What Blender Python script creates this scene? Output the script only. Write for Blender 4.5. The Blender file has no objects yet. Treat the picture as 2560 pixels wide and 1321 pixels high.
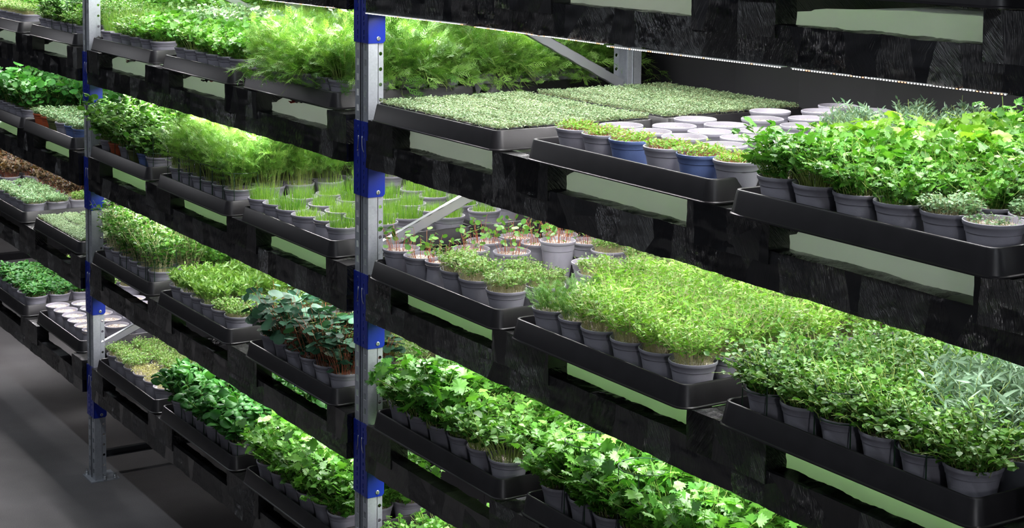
import bpy, math, random
import numpy as np
from mathutils import Matrix, Vector
PI = math.pi
sc = bpy.context.scene
col = sc.collection

# ------------------------------------------------------------------ camera
def setup_camera():
    f, cy = 4164.0213, 151.5747
    yaw, pi, ro = math.radians(32.127), math.radians(5.3137), math.radians(0.5642)
    fw = Vector((-math.cos(yaw)*math.cos(pi), math.sin(yaw)*math.cos(pi), -math.sin(pi)))
    r = Vector((math.sin(yaw), math.cos(yaw), 0)); up = r.cross(fw)
    r2 = r*math.cos(ro)+up*math.sin(ro); u2 = up*math.cos(ro)-r*math.sin(ro)
    cd = bpy.data.cameras.new('camera'); cam = bpy.data.objects.new('camera', cd); col.objects.link(cam)
    M = Matrix((( r2.x, u2.x, -fw.x, 4.7455), (r2.y, u2.y, -fw.y, -2.4367), (r2.z, u2.z, -fw.z, 2.754), (0, 0, 0, 1)))
    cam.matrix_world = M
    cd.sensor_fit = 'HORIZONTAL'; cd.sensor_width = 36; cd.lens = f*36/2560
    cd.shift_x = 0; cd.shift_y = (cy-660.5)/2560
    cd.clip_start = .05; cd.clip_end = 100
    sc.camera = cam
setup_camera()
CAM = Vector((4.7455, -2.4367, 2.754))

# ------------------------------------------------------------------ world, exposure, hall lamps
w = bpy.data.worlds.new('world'); sc.world = w; w.use_nodes = True
bg = w.node_tree.nodes['Background']; bg.inputs[0].default_value = (.62, .72, 1.0, 1); bg.inputs[1].default_value = .06
sc.view_settings.view_transform = 'Standard'; sc.view_settings.look = 'None'
sc.view_settings.gamma = 1; sc.view_settings.use_curve_mapping = False
sc.view_settings.exposure = 0.0
sc.cycles.max_bounces = 8; sc.cycles.transparent_max_bounces = 6
sc.cycles.diffuse_bounces = 3; sc.cycles.glossy_bounces = 3; sc.cycles.transmission_bounces = 4

LAMP = dict(strip=11.0, hall=85.0, end=45.0, up=2.3)
def area(name, loc, rot, sx, sy, power, colr):
    l = bpy.data.lights.new(name, 'AREA'); l.shape = 'RECTANGLE'; l.size = sx; l.size_y = sy
    l.energy = power; l.color = colr
    o = bpy.data.objects.new(name, l); o.location = loc; o.rotation_euler = rot; col.objects.link(o)
    return o
# rows of tube lamps under the hall ceiling over the aisle
for x in (-7.5, -4.6, -1.7, 1.2, 4.1, 7.0):
    area('hall_tube_lamp', (x, -3.7, 3.15), (math.radians(-68), 0, 0), 1.5, .07, LAMP['hall']*.62, (.86, .92, 1))
    area('hall_tube_lamp', (x+1.4, -1.6, 4.4), (math.radians(-8), 0, 0), 1.5, .07, LAMP['hall']*.33, (.86, .92, 1))

# two unseen fill lights added at the aisle ends, reaching in under the trays
for x, y, z, az in ((8.5, -3.4, 2.85, 65), (-9.5, -3.0, 2.9, -65)):
    area('aisle_end_fill', (x, y, z), (math.radians(88), 0, math.radians(az)), .30, .9, LAMP['end']*(1 if x > 0 else .3), (.95, .95, 1))

# ------------------------------------------------------------------ dimensions of the racking
BAY = 2.8291
LEV = {'A': 2.5724, 'B': 2.0724, 'C': 1.5724, 'D': 1.0724, 'E': .5724}      # height the trays stand on
BEAM_BOT, BEAM_TOP = -.160, -.072                                        # relative to that height
UW, UD = .0934, .0562
OFF = {'R': 0., 'M': -BAY, 'L': -2*BAY, 'N': -3*BAY}
BAYNAME = {'R': 'right bay', 'M': 'middle bay', 'L': 'left bay', 'N': 'farthest bay'}
SHELF = {'A': 'top shelf', 'B': 'second shelf', 'C': 'third shelf', 'D': 'fourth shelf', 'E': 'lowest shelf'}
TRAYW = {1: 'left', 2: 'middle', 3: 'right'}
ORD = ['leftmost', 'second from left', 'third from left', 'fourth from left', 'fifth from left', 'rightmost', 'seventh from left']
ROWS = ['front row', 'second row', 'third row', 'fourth row', 'fifth row', 'sixth row', 'seventh row', 'eighth row', 'rear row']

# ------------------------------------------------------------------ helpers
def mesh(name, V, F, mats, mi=None, tone=None, smooth=False):
    me = bpy.data.meshes.new(name)
    me.from_pydata([tuple(v) for v in V], [], F)
    for m in mats: me.materials.append(m)
    if mi is not None: me.polygons.foreach_set('material_index', mi)
    if tone is not None:
        a = me.attributes.new('tone', 'FLOAT', 'POINT'); a.data.foreach_set('value', np.asarray(tone, dtype=np.float32))
    if smooth: me.polygons.foreach_set('use_smooth', [True]*len(F))
    me.update(); return me
def ob(name, me, parent=None, loc=None, rotz=0):
    o = bpy.data.objects.new(name, me); col.objects.link(o)
    if parent: o.parent = parent
    if loc is not None: o.location = loc
    if rotz: o.rotation_euler = (0, 0, rotz)
    return o
def tag(o, label=None, cat=None, group=None, kind=None):
    if label: o['label'] = label
    if cat: o['category'] = cat
    if group: o['group'] = group
    if kind: o['kind'] = kind
    return o
class MB:
    def __init__(s): s.V = []; s.F = []; s.M = []
    def add(s, V, F, m=0):
        b = len(s.V); s.V += [tuple(v) for v in V]; s.F += [tuple(i+b for i in f) for f in F]; s.M += [m]*len(F)
    def box(s, x0, x1, y0, y1, z0, z1, m=0):
        s.add([(x, y, z) for z in (z0, z1) for y in (y0, y1) for x in (x0, x1)],
              [(0, 2, 3, 1), (4, 5, 7, 6), (0, 1, 5, 4), (2, 6, 7, 3), (0, 4, 6, 2), (1, 3, 7, 5)], m)
    def tube(s, pts, r, n=6, m=0, cap=True, closed=False):
        pts = [Vector(p) for p in pts]; rings = []
        N = len(pts)
        for i, p in enumerate(pts):
            a = pts[(i-1) % N] if (closed or i > 0) else p; b = pts[(i+1) % N] if (closed or i < N-1) else p
            t = (b-a).normalized(); h = Vector((0, 0, 1)) if abs(t.z) < .9 else Vector((1, 0, 0))
            u = t.cross(h).normalized(); v = t.cross(u)
            rings.append([p+(u*math.cos(k*2*PI/n)+v*math.sin(k*2*PI/n))*r for k in range(n)])
        V = [q for R in rings for q in R]; F = []
        for i in range(N if closed else N-1):
            j = (i+1) % N
            for k in range(n): F.append((i*n+k, i*n+(k+1) % n, j*n+(k+1) % n, j*n+k))
        if cap and not closed: F += [tuple(range(n))[::-1], tuple(range((N-1)*n, N*n))]
        s.add(V, F, m)
    def lathe(s, prof, n=28, m=0, wob=None):
        V = [(r*math.cos(k*2*PI/n), r*math.sin(k*2*PI/n), z) for r, z in prof for k in range(n)]
        F = [(i*n+k, i*n+(k+1) % n, (i+1)*n+(k+1) % n, (i+1)*n+k) for i in range(len(prof)-1) for k in range(n)]
        s.add(V, F, m)
    def prism(s, poly, x0, x1, axis='x', m=0):      # polygon in the other two axes, extruded along axis
        n = len(poly)
        if axis == 'x': V = [(x, a, b) for x in (x0, x1) for a, b in poly]
        elif axis == 'y': V = [(a, x, b) for x in (x0, x1) for a, b in poly]
        else: V = [(a, b, x) for x in (x0, x1) for a, b in poly]
        F = [tuple(range(n)), tuple(range(n, 2*n))[::-1]]+[(i, i+n, (i+1) % n+n, (i+1) % n) for i in range(n)]
        s.add(V, F, m)
    def build(s, name, mats, smooth=False, bevel=0):
        me = mesh(name, s.V, s.F, mats, s.M, smooth=smooth); return me

def smooth_by(me, ang=35):
    me.polygons.foreach_set('use_smooth', [True]*len(me.polygons))
    try: me.set_sharp_from_angle(angle=math.radians(ang))
    except Exception: pass
    return me

# ------------------------------------------------------------------ materials
def nt(name):
    m = bpy.data.materials.new(name); m.use_nodes = True; t = m.node_tree
    return m, t, t.nodes['Principled BSDF'], t.nodes['Material Output']
def N(t, typ, **k):
    n = t.nodes.new(typ)
    for a, b in k.items(): setattr(n, a, b)
    return n
def ramp(t, pts):
    n = N(t, 'ShaderNodeValToRGB'); e = n.color_ramp.elements
    while len(e) < len(pts): e.new(.5)
    for i, (p, c) in enumerate(pts): e[i].position = p; e[i].color = (*c, 1)
    return n
def plain(name, c, rough=.5, metal=0, spec=.5, bump=0, bscale=200, var=0, vscale=30):
    m, t, p, o = nt(name); L = t.links
    p.inputs['Base Color'].default_value = (*c, 1); p.inputs['Roughness'].default_value = rough
    p.inputs['Metallic'].default_value = metal; p.inputs['Specular IOR Level'].default_value = spec
    tc = N(t, 'ShaderNodeTexCoord')
    if bump:
        n = N(t, 'ShaderNodeTexNoise'); n.inputs['Scale'].default_value = bscale; n.inputs['Detail'].default_value = 3
        b = N(t, 'ShaderNodeBump'); b.inputs['Strength'].default_value = bump; b.inputs['Distance'].default_value = .002
        L.new(tc.outputs['Object'], n.inputs['Vector']); L.new(n.outputs['Fac'], b.inputs['Height']); L.new(b.outputs[0], p.inputs['Normal'])
    if var:
        n = N(t, 'ShaderNodeTexNoise'); n.inputs['Scale'].default_value = vscale; n.inputs['Detail'].default_value = 4
        L.new(tc.outputs['Object'], n.inputs['Vector'])
        r = ramp(t, [(.3, tuple(x*(1-var) for x in c)), (.7, tuple(min(1, x*(1+var)) for x in c))])
        L.new(n.outputs['Fac'], r.inputs[0]); L.new(r.outputs[0], p.inputs['Base Color'])
    return m
def foil_mat():
    m, t, p, o = nt('black_stretch_foil'); L = t.links
    p.inputs['Base Color'].default_value = (.0035, .0035, .0042, 1); p.inputs['Specular IOR Level'].default_value = .75
    tc = N(t, 'ShaderNodeTexCoord'); oi = N(t, 'ShaderNodeObjectInfo')
    def M_(op, a, b=None, c=None):
        n = N(t, 'ShaderNodeMath', operation=op)
        for i, v in enumerate((a, b, c)):
            if v is None: continue
            if isinstance(v, (int, float)): n.inputs[i].default_value = v
            else: L.new(v, n.inputs[i])
        return n.outputs[0]
    def XYZ(a, b, c):
        n = N(t, 'ShaderNodeCombineXYZ')
        for i, v in enumerate((a, b, c)):
            if isinstance(v, (int, float)): n.inputs[i].default_value = v
            else: L.new(v, n.inputs[i])
        return n.outputs[0]
    sx = N(t, 'ShaderNodeSeparateXYZ'); L.new(tc.outputs['Object'], sx.inputs[0]); X, Y, Z = sx.outputs
    r = M_('MULTIPLY', oi.outputs['Random'], 40.)
    xr = M_('ADD', X, r)
    # wraps of the film: vertical bands of differing width, each pulled in its own direction
    vo = N(t, 'ShaderNodeTexVoronoi', voronoi_dimensions='2D'); vo.inputs['Scale'].default_value = 9.5
    L.new(XYZ(xr, M_('MULTIPLY', Z, .35), 0), vo.inputs['Vector'])
    sv = N(t, 'ShaderNodeSeparateColor'); L.new(vo.outputs['Color'], sv.inputs[0])
    ang = M_('MULTIPLY_ADD', sv.outputs[0], 1.6, -.8)
    nn = N(t, 'ShaderNodeTexNoise'); nn.inputs['Scale'].default_value = 9; L.new(tc.outputs['Object'], nn.inputs['Vector'])
    ang2 = M_('MULTIPLY_ADD', nn.outputs['Fac'], .3, ang)
    xs = M_('ADD', xr, M_('MULTIPLY', M_('ADD', Z, Y), ang2))
    n1 = N(t, 'ShaderNodeTexNoise'); n1.inputs['Scale'].default_value = 1.; n1.inputs['Detail'].default_value = 3; n1.inputs['Roughness'].default_value = .55; n1.inputs['Distortion'].default_value = .25
    L.new(XYZ(M_('MULTIPLY', xs, 290.), M_('MULTIPLY', Y, 10.), M_('MULTIPLY', Z, 9.)), n1.inputs['Vector'])
    ridge = M_('POWER', M_('SUBTRACT', 1., M_('ABSOLUTE', M_('MULTIPLY_ADD', n1.outputs['Fac'], 4., -2.))), 1.4)
    n3 = N(t, 'ShaderNodeTexNoise'); n3.inputs['Scale'].default_value = 1.; n3.inputs['Detail'].default_value = 2
    L.new(XYZ(M_('MULTIPLY', xs, 60.), M_('MULTIPLY', Y, 10.), M_('MULTIPLY', Z, 14.)), n3.inputs['Vector'])
    st = ramp(t, [(.10, (.06,)*3), (.32, (.5,)*3), (.8, (1,)*3)]); L.new(sv.outputs[1], st.inputs[0])
    h = M_('ADD', M_('MULTIPLY', ridge, .9), M_('MULTIPLY', n3.outputs['Fac'], 2.6))
    h = M_('MULTIPLY', h, st.outputs[0])
    b = N(t, 'ShaderNodeBump'); b.inputs['Strength'].default_value = 1.0; b.inputs['Distance'].default_value = .0026
    L.new(h, b.inputs['Height']); L.new(b.outputs[0], p.inputs['Normal'])
    rr = ramp(t, [(0., (.09,)*3), (1., (.30,)*3)]); L.new(sv.outputs[2], rr.inputs[0]); L.new(rr.outputs[0], p.inputs['Roughness'])
    return m
def leaf_mat(name, c0, c1, trans=.3, rough=.42, tcol=None, spec=.45):
    m, t, p, o = nt(name); L = t.links
    at = N(t, 'ShaderNodeAttribute', attribute_name='tone'); oi = N(t, 'ShaderNodeObjectInfo')
    ad = N(t, 'ShaderNodeMath', operation='MULTIPLY_ADD'); ad.inputs[1].default_value = .35; L.new(oi.outputs['Random'], ad.inputs[0])
    mu = N(t, 'ShaderNodeMath', operation='MULTIPLY_ADD'); mu.inputs[1].default_value = .75; mu.inputs[2].default_value = -.05; L.new(at.outputs['Fac'], mu.inputs[0]); L.new(mu.outputs[0], ad.inputs[2])
    r = ramp(t, [(0, c0), (1, c1)]); L.new(ad.outputs[0], r.inputs[0]); L.new(r.outputs[0], p.inputs['Base Color'])
    p.inputs['Roughness'].default_value = rough; p.inputs['Specular IOR Level'].default_value = spec
    tr = N(t, 'ShaderNodeBsdfTranslucent'); mi = N(t, 'ShaderNodeMixShader'); mi.inputs[0].default_value = trans
    g = N(t, 'ShaderNodeMix', data_type='RGBA'); g.blend_type = 'MULTIPLY'; g.inputs[0].default_value = 1
    L.new(r.outputs[0], g.inputs[6]); g.inputs[7].default_value = (*(tcol or (1.15, 1.25, .55)), 1)
    L.new(g.outputs[2], tr.inputs[0]); L.new(p.outputs[0], mi.inputs[1]); L.new(tr.outputs[0], mi.inputs[2]); L.new(mi.outputs[0], o.inputs[0])
    return m
def galv_mat():
    m, t, p, o = nt('galvanised_steel'); L = t.links
    tc = N(t, 'ShaderNodeTexCoord'); v = N(t, 'ShaderNodeTexVoronoi'); v.inputs['Scale'].default_value = 170; L.new(tc.outputs['Object'], v.inputs['Vector'])
    n = N(t, 'ShaderNodeTexNoise'); n.inputs['Scale'].default_value = 9; n.inputs['Detail'].default_value = 4; L.new(tc.outputs['Object'], n.inputs['Vector'])
    mm = N(t, 'ShaderNodeMath', operation='MULTIPLY_ADD'); mm.inputs[1].default_value = .22; L.new(v.outputs['Color'], mm.inputs[0]); L.new(n.outputs['Fac'], mm.inputs[2])
    r = ramp(t, [(.3, (.30, .32, .35)), (.9, (.46, .49, .53))]); L.new(mm.outputs[0], r.inputs[0]); L.new(r.outputs[0], p.inputs['Base Color'])
    p.inputs['Metallic'].default_value = .55; p.inputs['Roughness'].default_value = .48
    return m
def film_mat():
    m, t, p, o = nt('white_plastic_film'); L = t.links
    p.inputs['Base Color'].default_value = (.86, .87, .86, 1); p.inputs['Roughness'].default_value = .4
    tr = N(t, 'ShaderNodeBsdfTranslucent'); tr.inputs[0].default_value = (.8, .84, .78, 1); mi = N(t, 'ShaderNodeMixShader'); mi.inputs[0].default_value = .40
    L.new(p.outputs[0], mi.inputs[1]); L.new(tr.outputs[0], mi.inputs[2]); L.new(mi.outputs[0], o.inputs[0]); return m
def floor_mat():
    m, t, p, o = nt('dark_speckled_floor'); L = t.links
    tc = N(t, 'ShaderNodeTexCoord')
    n = N(t, 'ShaderNodeTexNoise'); n.inputs['Scale'].default_value = 330; n.inputs['Detail'].default_value = 5; n.inputs['Roughness'].default_value = .85
    n2 = N(t, 'ShaderNodeTexNoise'); n2.inputs['Scale'].default_value = 1.6; n2.inputs['Detail'].default_value = 5
    for k in (n, n2): L.new(tc.outputs['Object'], k.inputs['Vector'])
    a = N(t, 'ShaderNodeMath', operation='MULTIPLY_ADD'); a.inputs[1].default_value = .5; L.new(n2.outputs['Fac'], a.inputs[0]); L.new(n.outputs['Fac'], a.inputs[2])
    r = ramp(t, [(.55, (.042, .0405, .041)), (.95, (.20, .193, .192))]); L.new(a.outputs[0], r.inputs[0]); L.new(r.outputs[0], p.inputs['Base Color'])
    p.inputs['Roughness'].default_value = .75; p.inputs['Specular IOR Level'].default_value = .25
    b = N(t, 'ShaderNodeBump'); b.inputs['Strength'].default_value = .5; b.inputs['Distance'].default_value = .002; L.new(n.outputs['Fac'], b.inputs['Height']); L.new(b.outputs[0], p.inputs['Normal'])
    return m
def grit_mat(name, c0, c1, c2):
    m, t, p, o = nt(name); L = t.links
    at = N(t, 'ShaderNodeAttribute', attribute_name='tone'); r = ramp(t, [(0, c0), (.45, c1), (1, c2)])
    L.new(at.outputs['Fac'], r.inputs[0]); L.new(r.outputs[0], p.inputs['Base Color']); p.inputs['Roughness'].default_value = .85
    return m
def emit(name, c, s):
    m, t, p, o = nt(name); p.inputs['Base Color'].default_value = (.8, .8, .8, 1)
    p.inputs['Emission Color'].default_value = (*c, 1); p.inputs['Emission Strength'].default_value = s; return m

FOIL = foil_mat(); GALV = galv_mat(); FILM = film_mat()
BLUE = plain('blue_powder_coat', (.003, .017, .23), .34, spec=.5, bump=.12, bscale=400)
DARKHOLE = plain('dark_slot_inside', (.03, .032, .036), .7)
TRAYM = plain('black_tray_plastic', (.0105, .0098, .011), .36, spec=.45, bump=.06, bscale=700, var=.2, vscale=25)
POTM = {'grey': plain('grey_pot_plastic', (.27, .265, .305), .42, bump=.15, bscale=300, var=.12, vscale=12),
        'blue': plain('blue_pot_plastic', (.10, .15, .33), .4, bump=.15, bscale=300, var=.1, vscale=12),
        'orange': plain('terracotta_pot_plastic', (.45, .10, .035), .45, bump=.1),
        'olive': plain('olive_pot_plastic', (.075, .095, .03), .45, bump=.1)}
CELLM = plain('black_cell_pot_plastic', (.02, .02, .024), .4)
WALLM = plain('black_wall_sheet', (.016, .016, .019), .55, var=.2, vscale=3)
FLOORM = floor_mat()
GRIT = grit_mat('vermiculite', (.14, .09, .06), (.45, .38, .31), (.80, .75, .70))
BRACE = plain('bright_zinc', (.62, .64, .68), .3, metal=.8)
STEEL = plain('zinc_steel', (.6, .62, .64), .3, metal=.9)
WIREM = plain('dark_green_wire', (.008, .035, .015), .4)
LEDBAR = plain('white_led_bar', (.7, .72, .7), .4)
LEDDOT = emit('shelf_light', (1, .95, .9), 4.0)
LEDAMB = emit('led_amber', (1, .35, .12), 4.0)
PALE = leaf_mat('pale_stem', (.50, .48, .26), (.72, .66, .40), .25, tcol=(1, 1, .7))
STEM = leaf_mat('green_stem', (.22, .34, .07), (.40, .50, .14), .2, tcol=(1, 1, .7))
REDST = leaf_mat('red_stem', (.30, .06, .04), (.55, .24, .12), .2, tcol=(1.1, .9, .7))

# ------------------------------------------------------------------ setting
def structure(name, mb, mats, loc=(0, 0, 0)):
    return tag(ob(name, mb.build(name, mats), loc=loc), kind='structure')
m = MB(); m.box(-14, 8, -5, 4, -.1, 0); structure('floor', m, [FLOORM])
m = MB(); m.box(-14, 8, -5, 4, 4.8, 4.9); structure('ceiling', m, [plain('dark_ceiling', (.05, .05, .05), .8)])
m = MB()
rng = random.Random(4)
x = -14.
while x < 8:                                             # overlapping vertical sheets with shallow folds
    wd = rng.uniform(.45, .9); y = 1.28+rng.uniform(0, .03)
    m.prism([(x, y), (x+wd*.5, y-.012), (x+wd+.04, y+.006), (x+wd+.04, y+.012), (x, y+.008)], 0, 4.8, 'z'); x += wd
structure('wall_back', m, [WALLM])
m = MB(); m.box(-14, 8, -5.1, -5, 0, 4.8); structure('wall_front', m, [plain('grey_wall', (.035, .035, .04), .8)])
m = MB(); m.box(-14.1, -14, -5, 4, 0, 4.8); structure('wall_left', m, [plain('grey_end_wall', (.06, .06, .065), .8)])

# ------------------------------------------------------------------ uprights
def plate_slots(m, x0, x1, y, z0, z1, sx0, sx1, zs, sh, th, mi=0):
    """vertical plate facing -y with rectangular slots cut through it"""
    m.box(x0, sx0, y, y+th, z0, z1, mi); m.box(sx1, x1, y, y+th, z0, z1, mi)
    z = z0
    for c in zs:
        if c-sh/2 <= z or c+sh/2 >= z1: continue
        m.box(sx0, sx1, y, y+th, z, c-sh/2, mi); z = c+sh/2
    m.box(sx0, sx1, y, y+th, z, z1, mi)
def plate_round(m, x, y0, y1, z0, z1, pitch, r, th):
    """vertical flange facing +x with round holes"""
    yc = (y0+y1)/2; n = int((z1-z0)/pitch)
    for i in range(n):
        a = z0+i*pitch; b = a+pitch; zc = (a+b)/2
        outer = []; inner = []
        for k in range(16):
            t = k*2*PI/16; c, s = math.cos(t), math.sin(t); q = 1/max(abs(c), abs(s))
            outer.append((yc+c*q*(y1-y0)/2, zc+s*q*pitch/2)); inner.append((yc+c*r, zc+s*r))
        V = [(xx, p[0], p[1]) for xx in (x, x-th) for p in outer+inner]; F = []
        for k in range(16):
            j = (k+1) % 16
            F += [(k, j, 16+j, 16+k), (32+k, 48+k, 48+j, 32+j), (16+k, 16+j, 48+j, 48+k)]
        m.add(V, F)
    if z0+n*pitch < z1: m.box(x-th, x, y0, y1, z0+n*pitch, z1)
HU = 3.35
def post_mesh():
    m = MB(); zs = [.046+.05*i for i in range(int(HU/.05))]
    plate_slots(m, -UW, -UW+.037, 0, 0, HU, -UW+.010, -UW+.026, zs, .022, .002)
    plate_slots(m, -.039, 0, 0, 0, HU, -.030, -.014, zs, .022, .002)
    m.box(-UW+.035, -UW+.037, 0, .012, 0, HU); m.box(-.039, -.037, 0, .012, 0, HU); m.box(-UW+.037, -.039, .010, .012, 0, HU)
    for x, s in ((0, 1), (-UW, -1)):
        m.box(x-.002 if s > 0 else x, x if s > 0 else x+.002, .002, .036, 0, HU)
        m.box(min(x, x-s*.006), max(x, x-s*.006), .034, .036, 0, HU)
    plate_round(m, -.004, .036, UD, 0, HU, .05, .0062, .002)
    m.box(-UW+.004, -UW+.006, .036, UD, 0, HU)
    return m.build('post', [GALV])
def connector_meshes(mirror):
    s = -1 if mirror else 1
    m = MB(); X = lambda v: (v if s > 0 else -UW-v)
    # L-shaped blue hook plate, slotted front leg and deep side leg; z measured from its lower end
    zs_s = [.022+.0, .052, .072, .103, .120, .15, .175, .205, .225]
    a, b = sorted((X(-.043), X(.0035))); c, d = sorted((X(-.029), X(-.021)))
    zs = [.016, .034, .062, .080, .108, .134, .168, .205, .225]
    th = .003; y = -.0035
    m.box(a, c, y, y+th, 0, .245); m.box(d, b, y, y+th, 0, .245)
    z = 0
    for i, zc in enumerate(zs):
        h = .011 if i % 2 == 0 else .015
        if i == 6: h = .05
        if zc-h/2 > z: m.box(c, d, y, y+th, z, zc-h/2)
        z = max(z, zc+h/2)
    m.box(c, d, y, y+th, z, .245)
    e, f = sorted((X(.0005), X(.0035)))
    poly = [(-.0035, 0), (.052, 0), (.059, .008), (.059, .085), (.03, .11), (-.0035, .13)]
    m.prism(poly, e, f, 'x'); m.box(e, f, -.0035, .012, .12, .245)
    bracket = m.build('hook_plate', [BLUE])
    m = MB(); m.tube([(X(-.034), -.0045, .197), (X(-.034), -.006, .185), (X(-.033), -.006, .168), (X(-.029), -.006, .155), (X(-.024), -.0045, .146)], .0013, 6)
    clip = m.build('safety_clip', [STEEL], smooth=True)
    m = MB(); bx = X(.0035); n = 14; r = .0072
    V = [(bx+s*dx, .034+math.cos(k*2*PI/n)*rr, .0145+math.sin(k*2*PI/n)*rr) for dx, rr in ((0, r), (.002, r), (.003, r*.8)) for k in range(n)]
    F = [(i*n+k, i*n+(k+1) % n, (i+1)*n+(k+1) % n, (i+1)*n+k) for i in range(2) for k in range(n)]+[tuple(range(2*n, 3*n))]
    m.add(V, F); q0, q1 = sorted((bx+s*.0031, bx+s*.0034)); m.box(q0, q1, .0328, .0352, .009, .020, 1)
    bolt = m.build('bolt', [STEEL, DARKHOLE])
    return bracket, clip, bolt
POST = post_mesh(); CON = [connector_meshes(False), connector_meshes(True)]
def foot_mesh():
    m = MB(); m.box(-UW-.028, .014, -.022, .115, 0, .006)
    return m.build('foot_plate', [GALV])
def footbolt():
    m = MB(); m.lathe([(.012, .006), (.012, .012), (.009, .0125), (.009, .02), (.005, .021), (.005, .032), (0, .033)], 8); return m.build('anchor_bolt', [STEEL])
FOOT = foot_mesh(); FBOLT = footbolt()
UPL = {0: 'near', -BAY: 'far', BAY: 'right end', -2*BAY: 'farthest'}
def upright(x, where, near=True):
    for rear in (False, True):
        nm = 'rack_upright'
        e = ob(nm, None, loc=(x, 1.0+.0862 if rear else 0, 0))
        if rear: e.rotation_euler = (0, 0, PI); e.location.x = x-UW
        place = ('rear galvanised post against the black wall behind the %s blue-bracketed post' if rear else '%s galvanised slotted post with blue brackets, standing on the grey floor') % where
        if where == 'near': place = 'galvanised slotted rear post by the black wall, seen over the cress cells' if rear else 'wide galvanised slotted post with blue brackets at the centre of the photo'
        if where == 'far': place = 'galvanised rear post hidden in the greenery behind the left footed post' if rear else 'slotted post with blue brackets at left, bolted to the bare floor'
        tag(e, place, 'rack post')
        ob('post', POST, e); ob('foot_plate', FOOT, e)
        for bx, by in ((-UW-.016, -.006), (.005, .045), (.005, .095)): ob('anchor_bolt', FBOLT, e, (bx, by, 0))
        if x == BAY and rear: pass
        for lv, z in LEV.items():
            for side in (0, 1):
                b, c, k = CON[side]
                br = ob('bracket', b, e, (0, 0, z-.2623)); ob('safety_clip', c, br); ob('bolt', k, br)
def brace(a, b, label):
    a, b = Vector(a), Vector(b); d = (b-a); L = d.length; m = MB()
    w_, h_, th = .034, .020, .002
    for y0, y1, x0, x1 in ((-w_/2, w_/2, 0, th), (-.004, .004, h_-.004, h_), (-w_/2+.010, w_/2-.010, h_-.008, h_-.006), (-w_/2, -w_/2+th, 0, h_), (w_/2-th, w_/2, 0, h_), (-w_/2, -w_/2+.008, h_-th, h_), (w_/2-.008, w_/2, h_-th, h_)):
        m.box(x0-h_, x1-h_, y0, y1, 0, L)
    o = ob('diagonal_brace', m.build('diagonal_brace', [BRACE]))
    zax = d.normalized(); xax = Vector((-1, 0, 0)); yax = zax.cross(xax); xax = yax.cross(zax)
    o.matrix_world = Matrix(((xax.x, yax.x, zax.x, a.x), (xax.y, yax.y, zax.y, a.y), (xax.z, yax.z, zax.z, a.z), (0, 0, 0, 1)))
    tag(o, label, 'brace', 'frame bracing'); return o
upright(0, 'near'); upright(-BAY, 'far'); upright(BAY, 'right end'); upright(-2*BAY, 'farthest')
brace((-.055, .05, 1.625), (-.055, 1.03, 2.035), 'bright steel strut rising right from the chives to the wrapped beam')
brace((-.055, .05, 2.63), (-.055, 1.03, 2.125), 'flat steel strut slanting down through the dill to the rear post')
brace((-.055, .05, 1.02), (-.055, 1.03, .44), 'steel strut descending behind the lowest greenery right of the centre post')
brace((-BAY-.055, .05, .645), (-BAY-.055, 1.03, 1.06), 'pale steel strut rising beside the white grit pots behind the left post')
brace((-BAY-.055, .05, 2.60), (-BAY-.055, 1.03, 2.14), 'thin strut crossing the tall chives at the upper left')
for x, lb in ((-BAY, 'dark horizontal strut low over the floor, bolted to the left post'), (0, 'horizontal strut low behind the centre post')):
    m = MB(); m.box(-.058, -.036, .045, 1.05, .100, .104); m.box(-.058, -.055, .045, 1.05, .104, .134); m.box(-.058, -.036, .045, 1.05, .130, .134)
    tag(ob('floor_strut', m.build('floor_strut', [plain('dark_steel', (.05, .055, .06), .4, metal=.5)]), loc=(x, 0, 0)), lb, 'brace')

# ------------------------------------------------------------------ wrapped beams, film, LED bars
nrng = np.random.default_rng(7)
def wrapped_box(x0, x1, y0, y1, z0, z1, seed, amp=.0035, nx=None, flare=0):
    """box with crumpled surface; fine grid along x and z on all sides"""
    rg = np.random.default_rng(seed)
    nx = nx or max(3, int((x1-x0)/.012)); ring = []
    ny, nz = 3, 7
    for i in range(nz): ring.append((y0, z0+(z1-z0)*i/nz))
    for i in range(ny): ring.append((y0+(y1-y0)*i/ny, z1))
    for i in range(nz): ring.append((y1, z1-(z1-z0)*i/nz))
    for i in range(ny): ring.append((y1-(y1-y0)*i/ny, z0))
    n = len(ring); V = []; F = []
    base = rg.normal(0, 1, (nx+1, n)); k = np.ones(5)/5
    sm = np.apply_along_axis(lambda a: np.convolve(a, k, 'same'), 0, base)
    slow = np.apply_along_axis(lambda a: np.convolve(a, np.ones(15)/15, 'same'), 0, rg.normal(0, 1, (nx+1, n)))
    for i in range(nx+1):
        x = x0+(x1-x0)*i/nx; e = 1+flare*max(0, 1-min(i, nx-i)/6)
        for j, (y, z) in enumerate(ring):
            a = (base[i, j]*.12+sm[i, j]*.5+slow[i, j]*.9)*amp
            cy_, cz_ = (y0+y1)/2, (z0+z1)/2; dy, dz = y-cy_, z-cz_
            l = math.hypot(dy, dz)+1e-6
            V.append((x, cy_+(dy*e)+dy/l*a, cz_+(dz)+dz/l*a))
    for i in range(nx):
        for j in range(n):
            j2 = (j+1) % n; F.append((i*n+j, i*n+j2, (i+1)*n+j2, (i+1)*n+j))
    F.append(tuple(range(n))[::-1]); F.append(tuple(range(nx*n, nx*n+n)))
    return V, F
BLK = [(.040, .205), (.812, 1.095), (1.692, 1.985), (2.572, 2.722)]
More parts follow.
